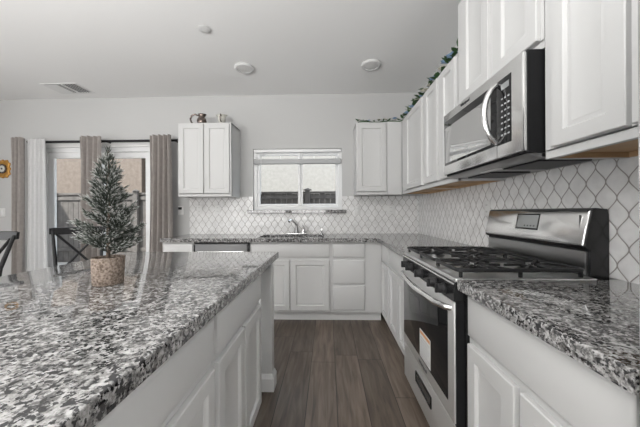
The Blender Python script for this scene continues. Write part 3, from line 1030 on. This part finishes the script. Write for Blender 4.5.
def leaf(mb, p, d, up, L, w):
    d = d.normalized()
    s_ = d.cross(up).normalized()
    u = s_.cross(d)
    pts = [(0, 0, 0), (.3, .5, .04), (.65, .42, .03), (1, 0, -.06), (.65, -.42, .03), (.3, -.5, .04)]
    vs = [mb.bm.verts.new(p + d * L * a + s_ * w * b_ + u * L * c) for a, b_, c in pts]
    mid = [mb.bm.verts.new(p + d * L * .3 - u * L * .03), mb.bm.verts.new(p + d * L * .65 - u * L * .03)]
    F = mb.bm.faces.new
    F((vs[0], vs[1], mid[0])); F((mid[0], vs[1], vs[2], mid[1])); F((mid[1], vs[2], vs[3]))
    F((vs[0], mid[0], vs[5])); F((mid[0], mid[1], vs[4], vs[5])); F((mid[1], vs[3], vs[4]))


lf = MB()
for i, (x, y) in enumerate(gp):
    low = y > 3.2
    for q in range(3):
        an = rg2.uniform(0, 6.283)
        el = rg2.uniform(.1, .8) if not low else rg2.uniform(.05, .45)
        d = Vector((math.cos(an) * math.cos(el), math.sin(an) * math.cos(el), math.sin(el)))
        leaf(lf, Vector((x, y, ZT + rg2.uniform(.02, .06 if not low else .03))), d, Vector((0, 0, 1)), rg2.uniform(.05, .085) * (.6 if low else 1), .035 * (.6 if low else 1))
for q in range(5):
    leaf(lf, Vector((0.915, 1.865, ZT + .05)), Vector((-.3 + .2 * q, rg2.uniform(-.1, .4), .9 - .12 * q)), Vector((0, 1, .2)), .085, .05)
lf.build('foliage', M['leaf'], gd)


def flower(p, r, m):
    mb = MB()
    for k, (n_, tilt, rad) in enumerate(((6, .35, r), (5, .8, r * .75), (4, 1.2, r * .45))):
        for q in range(n_):
            an = 2 * math.pi * q / n_ + k * .5
            d = Vector((math.cos(an) * math.cos(tilt), math.sin(an) * math.cos(tilt), math.sin(tilt)))
            leaf(mb, p, d, Vector((0, 0, 1)), rad, rad * .9)
    mb.lathe([(r * .12, 0), (r * .2, r * .25), (r * .1, r * .45)], p, 8)
    return mb.build('flower', m, gd)


for (x, y, zz, r_, mm) in ((0.91, 1.98, .035, .055, 'blue'), (0.90, 2.06, .04, .05, 'blue'), (0.905, 2.14, .03, .045, 'cream'), (0.90, 2.30, .03, .045, 'blue'),
                           (0.905, 2.40, .025, .035, 'cream'), (0.90, 2.52, .03, .045, 'cream'), (0.905, 2.62, .025, .03, 'blue'), (0.90, 2.74, .03, .04, 'cream'),
                           (0.905, 2.90, .03, .045, 'blue'), (0.91, 3.0, .03, .04, 'cream'), (0.90, 3.08, .03, .045, 'blue'), (0.80, 3.24, .025, .035, 'blue'),
                           (0.69, 3.255, .02, .03, 'cream'), (0.62, 3.26, .02, .03, 'cream'), (0.50, 3.26, .015, .02, 'blue'), (0.38, 3.26, .02, .025, 'cream')):
    flower(Vector((x - .005, y, ZT + zz + .02)), r_, M[mm])

# ------------------------------------------------------------------ pitchers
ZP = 2.2755
p1 = thing('pitcher', 'dark patterned silver pitcher with a big loop handle on the left wall cabinet', 'pitcher', (-1.58, 3.33, ZP))
MB().lathe([(.038, .0005), (.04, .006), (.052, .03), (.058, .055), (.05, .085), (.036, .105), (.034, .12), (.044, .142), (.04, .142), (.03, .12), (.03, .1)],
           (-1.565, 3.33, ZP), 24, fn=lambda a, z: 1 + (.35 * max(0, math.cos(a)) ** 6 if z > .115 else 0)).build('body', M['silver'], p1)
MB().tube([(-1.605, 3.33, ZP + .125), (-1.65, 3.33, ZP + .145), (-1.69, 3.33, ZP + .13), (-1.71, 3.33, ZP + .09), (-1.70, 3.33, ZP + .05), (-1.67, 3.33, ZP + .025), (-1.615, 3.33, ZP + .03)],
          [.008, .010, .011, .011, .010, .009, .008], 10).build('handle', M['silver'], p1)
p2 = thing('pitcher', 'small pale china creamer right of the silver pitcher', 'pitcher', (-1.315, 3.33, ZP))
MB().lathe([(.03, .0005), (.032, .006), (.026, .018), (.042, .05), (.047, .08), (.044, .105), (.054, .128), (.05, .128), (.04, .105), (.042, .08)],
           (-1.315, 3.33, ZP), 24, fn=lambda a, z: 1 + (.3 * abs(math.cos(a)) ** 8 if z > .115 else 0)).build('body', M['china'], p2)
MB().tube([(-1.305, 3.285, ZP + .11), (-1.30, 3.25, ZP + .115), (-1.298, 3.235, ZP + .085), (-1.30, 3.245, ZP + .05), (-1.305, 3.285, ZP + .035)], .007, 8).build('handle', M['silver'], p2)


# ------------------------------------------------------------------ curtains
def curtain(name, label, x0, x1, zt, m, folds, amp, y, flare=0.0, seed=0, cat='curtain'):
    rr = random.Random(seed)
    n = folds * 10
    ph = [rr.uniform(.75, 1.25) for _ in range(folds + 2)]
    rows = []
    for k in range(9):
        t = k / 8
        z = zt - (zt - 0.02) * t
        row = []
        for i in range(n + 1):
            s_ = i / n
            fi = s_ * folds
            a = amp * ph[int(fi)] * (0.8 + .35 * t)
            xx = x0 + (x1 - x0) * s_ + flare * t * (s_ - .5) + .012 * math.sin(2 * t + fi)
            row.append(Vector((xx, y + a * math.sin(2 * math.pi * fi + .25 * math.sin(5 * t)), z)))
        rows.append(row)
    mb = MB()
    th = 0.003
    for r_ in (rows,):
        fr = [[mb.bm.verts.new(p) for p in row] for row in rows]
        bk = [[mb.bm.verts.new(p + Vector((0, th, 0))) for p in row] for row in rows]
        for k in range(8):
            for i in range(n):
                mb.bm.faces.new((fr[k][i], fr[k][i + 1], fr[k + 1][i + 1], fr[k + 1][i]))
                mb.bm.faces.new((bk[k][i], bk[k + 1][i], bk[k + 1][i + 1], bk[k][i + 1]))
        for i in range(n):
            mb.bm.faces.new((fr[0][i], bk[0][i], bk[0][i + 1], fr[0][i + 1]))
            mb.bm.faces.new((fr[8][i], fr[8][i + 1], bk[8][i + 1], bk[8][i]))
        for k in range(8):
            mb.bm.faces.new((fr[k][0], fr[k + 1][0], bk[k + 1][0], bk[k][0]))
            mb.bm.faces.new((fr[k][n], bk[k][n], bk[k + 1][n], fr[k + 1][n]))
    return tag(mb.build(name, m), label, cat)


YC = 3.36
curtain('curtain', 'taupe curtain at the far left end of the patio door', -4.067, -3.90, 2.167, M['curtain'], 3, .05, YC, seed=1)
curtain('curtain', 'taupe curtain hanging between the two curtain rods behind the tree', -3.157, -2.87, 2.171, M['curtain'], 4, .05, YC, seed=2)
curtain('curtain', 'taupe curtain next to the left wall cabinet at the right of the patio door', -2.248, -1.966, 2.176, M['curtain'], 4, .055, YC, .06, seed=3)
curtain('sheer_curtain', 'thin white sheer curtain beside the far left taupe curtain', -3.89, -3.645, 2.16, M['sheer'], 4, .018, 3.40, .06, seed=4)
YR_ = 3.45
for lab, a, b in (('black curtain rod over the left half of the patio door', -3.905, -3.06), ('black curtain rod over the right half of the patio door', -2.95, -1.935)):
    r_ = thing('curtain_rod', lab, 'curtain rod', ((a + b) / 2, YR_, 2.122))
    MB().tube([(a, YR_, 2.132), (b, YR_, 2.132)], .016, 12).build('rod', M['rod'], r_)
    for xx, s_ in ((a, -1), (b, 1)):
        MB().lathe([(.0165, 0), (.023, s_ * .006), (.023, s_ * .03), (.014, s_ * .036)], (xx, YR_, 2.132), 14, axis='X').build('finial', M['rod'], r_)
        q = xx - s_ * .05
        MB().bar((q, D - .001, 2.132), (q, YR_ + .012, 2.132), .012, .02).build('bracket', M['rod'], r_)


# ------------------------------------------------------------------ chairs with crossed backs
def chair():
    t = thing('dining_chair', 'c', 'chair')
    # local: seat centre at origin, faces +y, back at -y
    MB().box(-.215, .215, -.20, .21, .445, .475, .012, 2).build('seat', M['chair'], t, local=True)
    for sx in (-1, 1):
        MB().tube([(sx * .19, -.235, 0), (sx * .185, -.19, .45), (sx * .198, -.23, .72), (sx * .218, -.32, 1.0)], [.015, .018, .017, .014], 10).build('leg', M['chair'], t, local=True)
        MB().tube([(sx * .195, .20, 0), (sx * .18, .175, .45)], [.014, .019], 10).build('leg', M['chair'], t, local=True)
        MB().bar((sx * .186, -.20, .22), (sx * .188, .185, .22), .016, .022).build('stretcher', M['chair'], t, local=True)
    MB().bar((-.185, .186, .28), (.185, .186, .28), .016, .022).build('stretcher', M['chair'], t, local=True)
    r_ = MB()
    rings = []
    for i in range(13):
        s_ = -1 + i / 6
        yy = -.322 - .03 * (1 - s_ * s_)
        e = .8 if abs(s_) > .98 else 1
        rings.append([Vector((s_ * .245, yy + dy, 1.0 + dz * e)) for dy, dz in ((-.012, -.042), (.012, -.046), (.006, .030), (-.018, .034))])
    r_.loops(rings)
    r_.build('top_rail', M['chair'], t, local=True)
    for sx in (-1, 1):
        pts = []
        for i in range(7):
            f = i / 6
            pts.append((sx * (.19 - .38 * f), -.305 + .10 * f - .03 * math.sin(math.pi * f) + sx * .006, .965 - .46 * f))
        MB().tube(pts, .013, 8).build('cross_bar', M['chair'], t, local=True)
    return t


c1 = chair()
c2 = copy_tree(c1)
c1['label'] = 'black cross-back dining chair at the far left edge beyond the island'
c2['label'] = 'black cross-back dining chair by the patio door behind the tree'
c1.location = (-3.02, 2.02, 0)
c1.rotation_euler = (0, 0, R(180))
c2.location = (-2.68, 2.85, 0)
c2.rotation_euler = (0, 0, R(-135))
c1.scale = c2.scale = (1.0, 1.0, 1.0)

# ------------------------------------------------------------------ wall ornament, plates, ceiling fittings
wc = thing('wall_mirror', 'small scalloped gold framed round mirror on the wall at the left edge', 'mirror', (-4.40, D, 1.80))
poly = []
for q in range(72):
    a = 2 * math.pi * q / 72
    sq = 1 / max(abs(math.cos(a)), abs(math.sin(a)))
    r_ = .102 * (0.35 + .65 * min(sq, 1.22)) * (1 + .06 * math.cos(12 * a))
    poly.append((-4.40 + r_ * math.cos(a), 1.80 + 1.18 * r_ * math.sin(a)))
wf = MB()
rings = []
for s_, d in ((1, .0005), (1.0, .012), (.86, .022), (.70, .018), (.60, .010)):
    rings.append([Vector((-4.40 + (a + 4.40) * s_, D - d, 1.80 + (z - 1.80) * s_)) for a, z in poly])
wf.loops(rings).build('frame', M['gold'], wc)
MB().lathe([(.064, -.0105), (.064, -.021), (.046, -.024), (.044, -.018)], (-4.40, D, 1.80), 28, axis='Y').build('dark_ring', M['silver'], wc)
MB().lathe([(.044, -.0185), (.040, -.021)], (-4.40, D, 1.80), 24, axis='Y').build('mirror_disc', M['china'], wc)
MB().lathe([(.014, -.0205), (.010, -.026), (.003, -.028)], (-4.40, D, 1.80), 12, axis='Y').build('centre_boss', M['ink'], wc)


def outlet(switch=False):
    t = thing('outlet_plate', 'c', 'outlet')
    # local: mounted on a wall at y = 0, faces -y
    fn_ = lambda a, z, d: Vector((a, -d, z))
    pl = MB().panel(fn_, -.036, .036, -.058, .058, [(0, .0003), (0, .004), (.003, .006)]).build('plate', M['plate'], t, local=True)
    for zz in (-.024, .024):
        s_ = MB().panel(fn_, -.017, .017, zz - .015, zz + .015, [(0, .0055), (0, .0075), (.002, .008)]).build('socket', M['plate'], t, local=True)
        for xx in (-.006, .006):
            MB().box(xx - .0012, xx + .0012, -.0086, -.0078, zz - .005, zz + .006).build('slot', M['slot'], s_, local=True)
    return t


o0 = outlet()
spots = [((-1.955, D - .0005, 1.225), 0, 'white outlet plate on the painted wall beside the right curtain'),
         ((-1.70, D - .0105, 1.235), 0, 'left one of two outlet plates under the left wall cabinet'),
         ((-1.457, D - .0105, 1.235), 0, 'right one of two outlet plates under the left wall cabinet'),
         ((0.385, D - .0105, 1.215), 0, 'white outlet plate in the tile just right of the kitchen window'),
         ((0.815, D - .0105, 1.225), 0, 'white outlet plate in the window-wall tile nearest the corner'),
         ((XW - .0105, 2.03, 1.215), R(90), 'white outlet plate on the right wall left of the range backguard')]
for i, (loc, rz, lab) in enumerate(spots):
    o = o0 if i == 0 else copy_tree(o0)
    o.location = loc
    o.rotation_euler = (0, 0, -rz)
    o['label'] = lab
    if i in (4,):
        o.scale = (1.6, 1, 1)
pg = thing('phone_charger', 'small black charger plugged in the outlet beside the right curtain', 'charger', (-1.955, D - .0092, 1.255))
MB().box(-1.972, -1.938, D - .04, D - .0092, 1.236, 1.268, .004, 2).build('block', M['black_matte'], pg)
MB().box(-1.96, -1.95, D - .0405, D - .0398, 1.24, 1.246).build('port', M['slot'], pg)
sw = thing('light_switch', 'white light switch plate on the wall left of the far left curtain', 'switch', (-4.41, D, 1.21))
MB().panel(BACK(D), -4.446, -4.374, 1.152, 1.268, [(0, .0003), (0, .004), (.003, .006)]).build('plate', M['plate'], sw)
MB().panel(BACK(D), -4.427, -4.393, 1.178, 1.242, [(0, .0055), (0, .008), (.003, .009)]).build('rocker', M['vinyl'], sw)

vt = thing('ceiling_vent', 'white ceiling air register with dark louvres at the upper left', 'vent', (-3.19, 3.25, H))
MB().panel(lambda a, z, d: Vector((a, z, H - d)), -3.42, -2.98, 3.12, 3.40, [(0, .0003), (0, .004), (.004, .007), (.022, .007), (.026, .003), (.026, .0003), (0, .0003)]).build('frame', M['trim'], vt)
MB().box(-3.394, -3.006, 3.146, 3.374, H - .002, H - .0005).build('backing', M['slot'], vt)
for q in range(12):
    if q == 6:
        continue
    xx = -3.385 + q * .034
    left_ = q < 5
    MB().bar((xx, 3.147, H - .009), (xx, 3.373, H - .009), .034 if left_ else .008, .002, up=(0, 0, 1)).build('louvre', M['trim'], vt)
MB().box(-3.19, -3.17, 3.147, 3.373, H - .011, H - .002).build('mullion', M['trim'], vt)

dl = None
for i, (x, y, lab) in enumerate(((-0.885, 2.86, 'round flush ceiling light to the left, above the kitchen window'), (0.457, 2.85, 'round flush ceiling light to the right, near the wall cabinets'))):
    if dl is None:
        dl = thing('ceiling_light', lab, 'ceiling light')
        MB().lathe([(.098, -.0004), (.100, -.012), (.092, -.022), (.075, -.026), (.073, -.020), (.02, -.020)], (0, 0, 0), 36).build('trim_ring', M['fixture'], dl, local=True)
        MB().lathe([(.0725, -.0205), (.06, -.0235), (.02, -.025)], (0, 0, 0), 36).build('lens', M['lens'], dl, local=True)
        o = dl
    else:
        o = copy_tree(dl)
        o['label'] = lab
    o.location = (x, y, H)
sp_ = thing('sprinkler_cover', 'small round sprinkler cover plate on the ceiling near the top centre', 'sprinkler', (-1.03, 2.245, H))
MB().lathe([(.025, -.0004), (.025, -.005), (.048, -.0055), (.050, -.008), (.045, -.0105), (.02, -.0115)], (-1.03, 2.245, H), 30).build('cap', M['fixture'], sp_)

# ------------------------------------------------------------------ repeats share a group
GROUPS = {'wall_cabinet': 'white wall cabinets', 'base_cabinet': 'white base cabinets', 'island_cabinet': 'cabinets of the island',
          'granite_countertop': 'granite counters along the walls', 'outlet_plate': 'outlet plates on the walls', 'dining_chair': 'cross-back dining chairs',
          'curtain': 'taupe curtains at the patio door', 'curtain_rod': 'curtain rods over the patio door', 'ceiling_light': 'round ceiling lights',
          'tile_backsplash': 'lantern-tile backsplashes', 'building': 'houses behind the fence', 'pitcher': 'pitchers on the left wall cabinet'}
for o in bpy.data.objects:
    if o.parent is None and o.name.split('.')[0] in GROUPS:
        o['group'] = GROUPS[o.name.split('.')[0]]
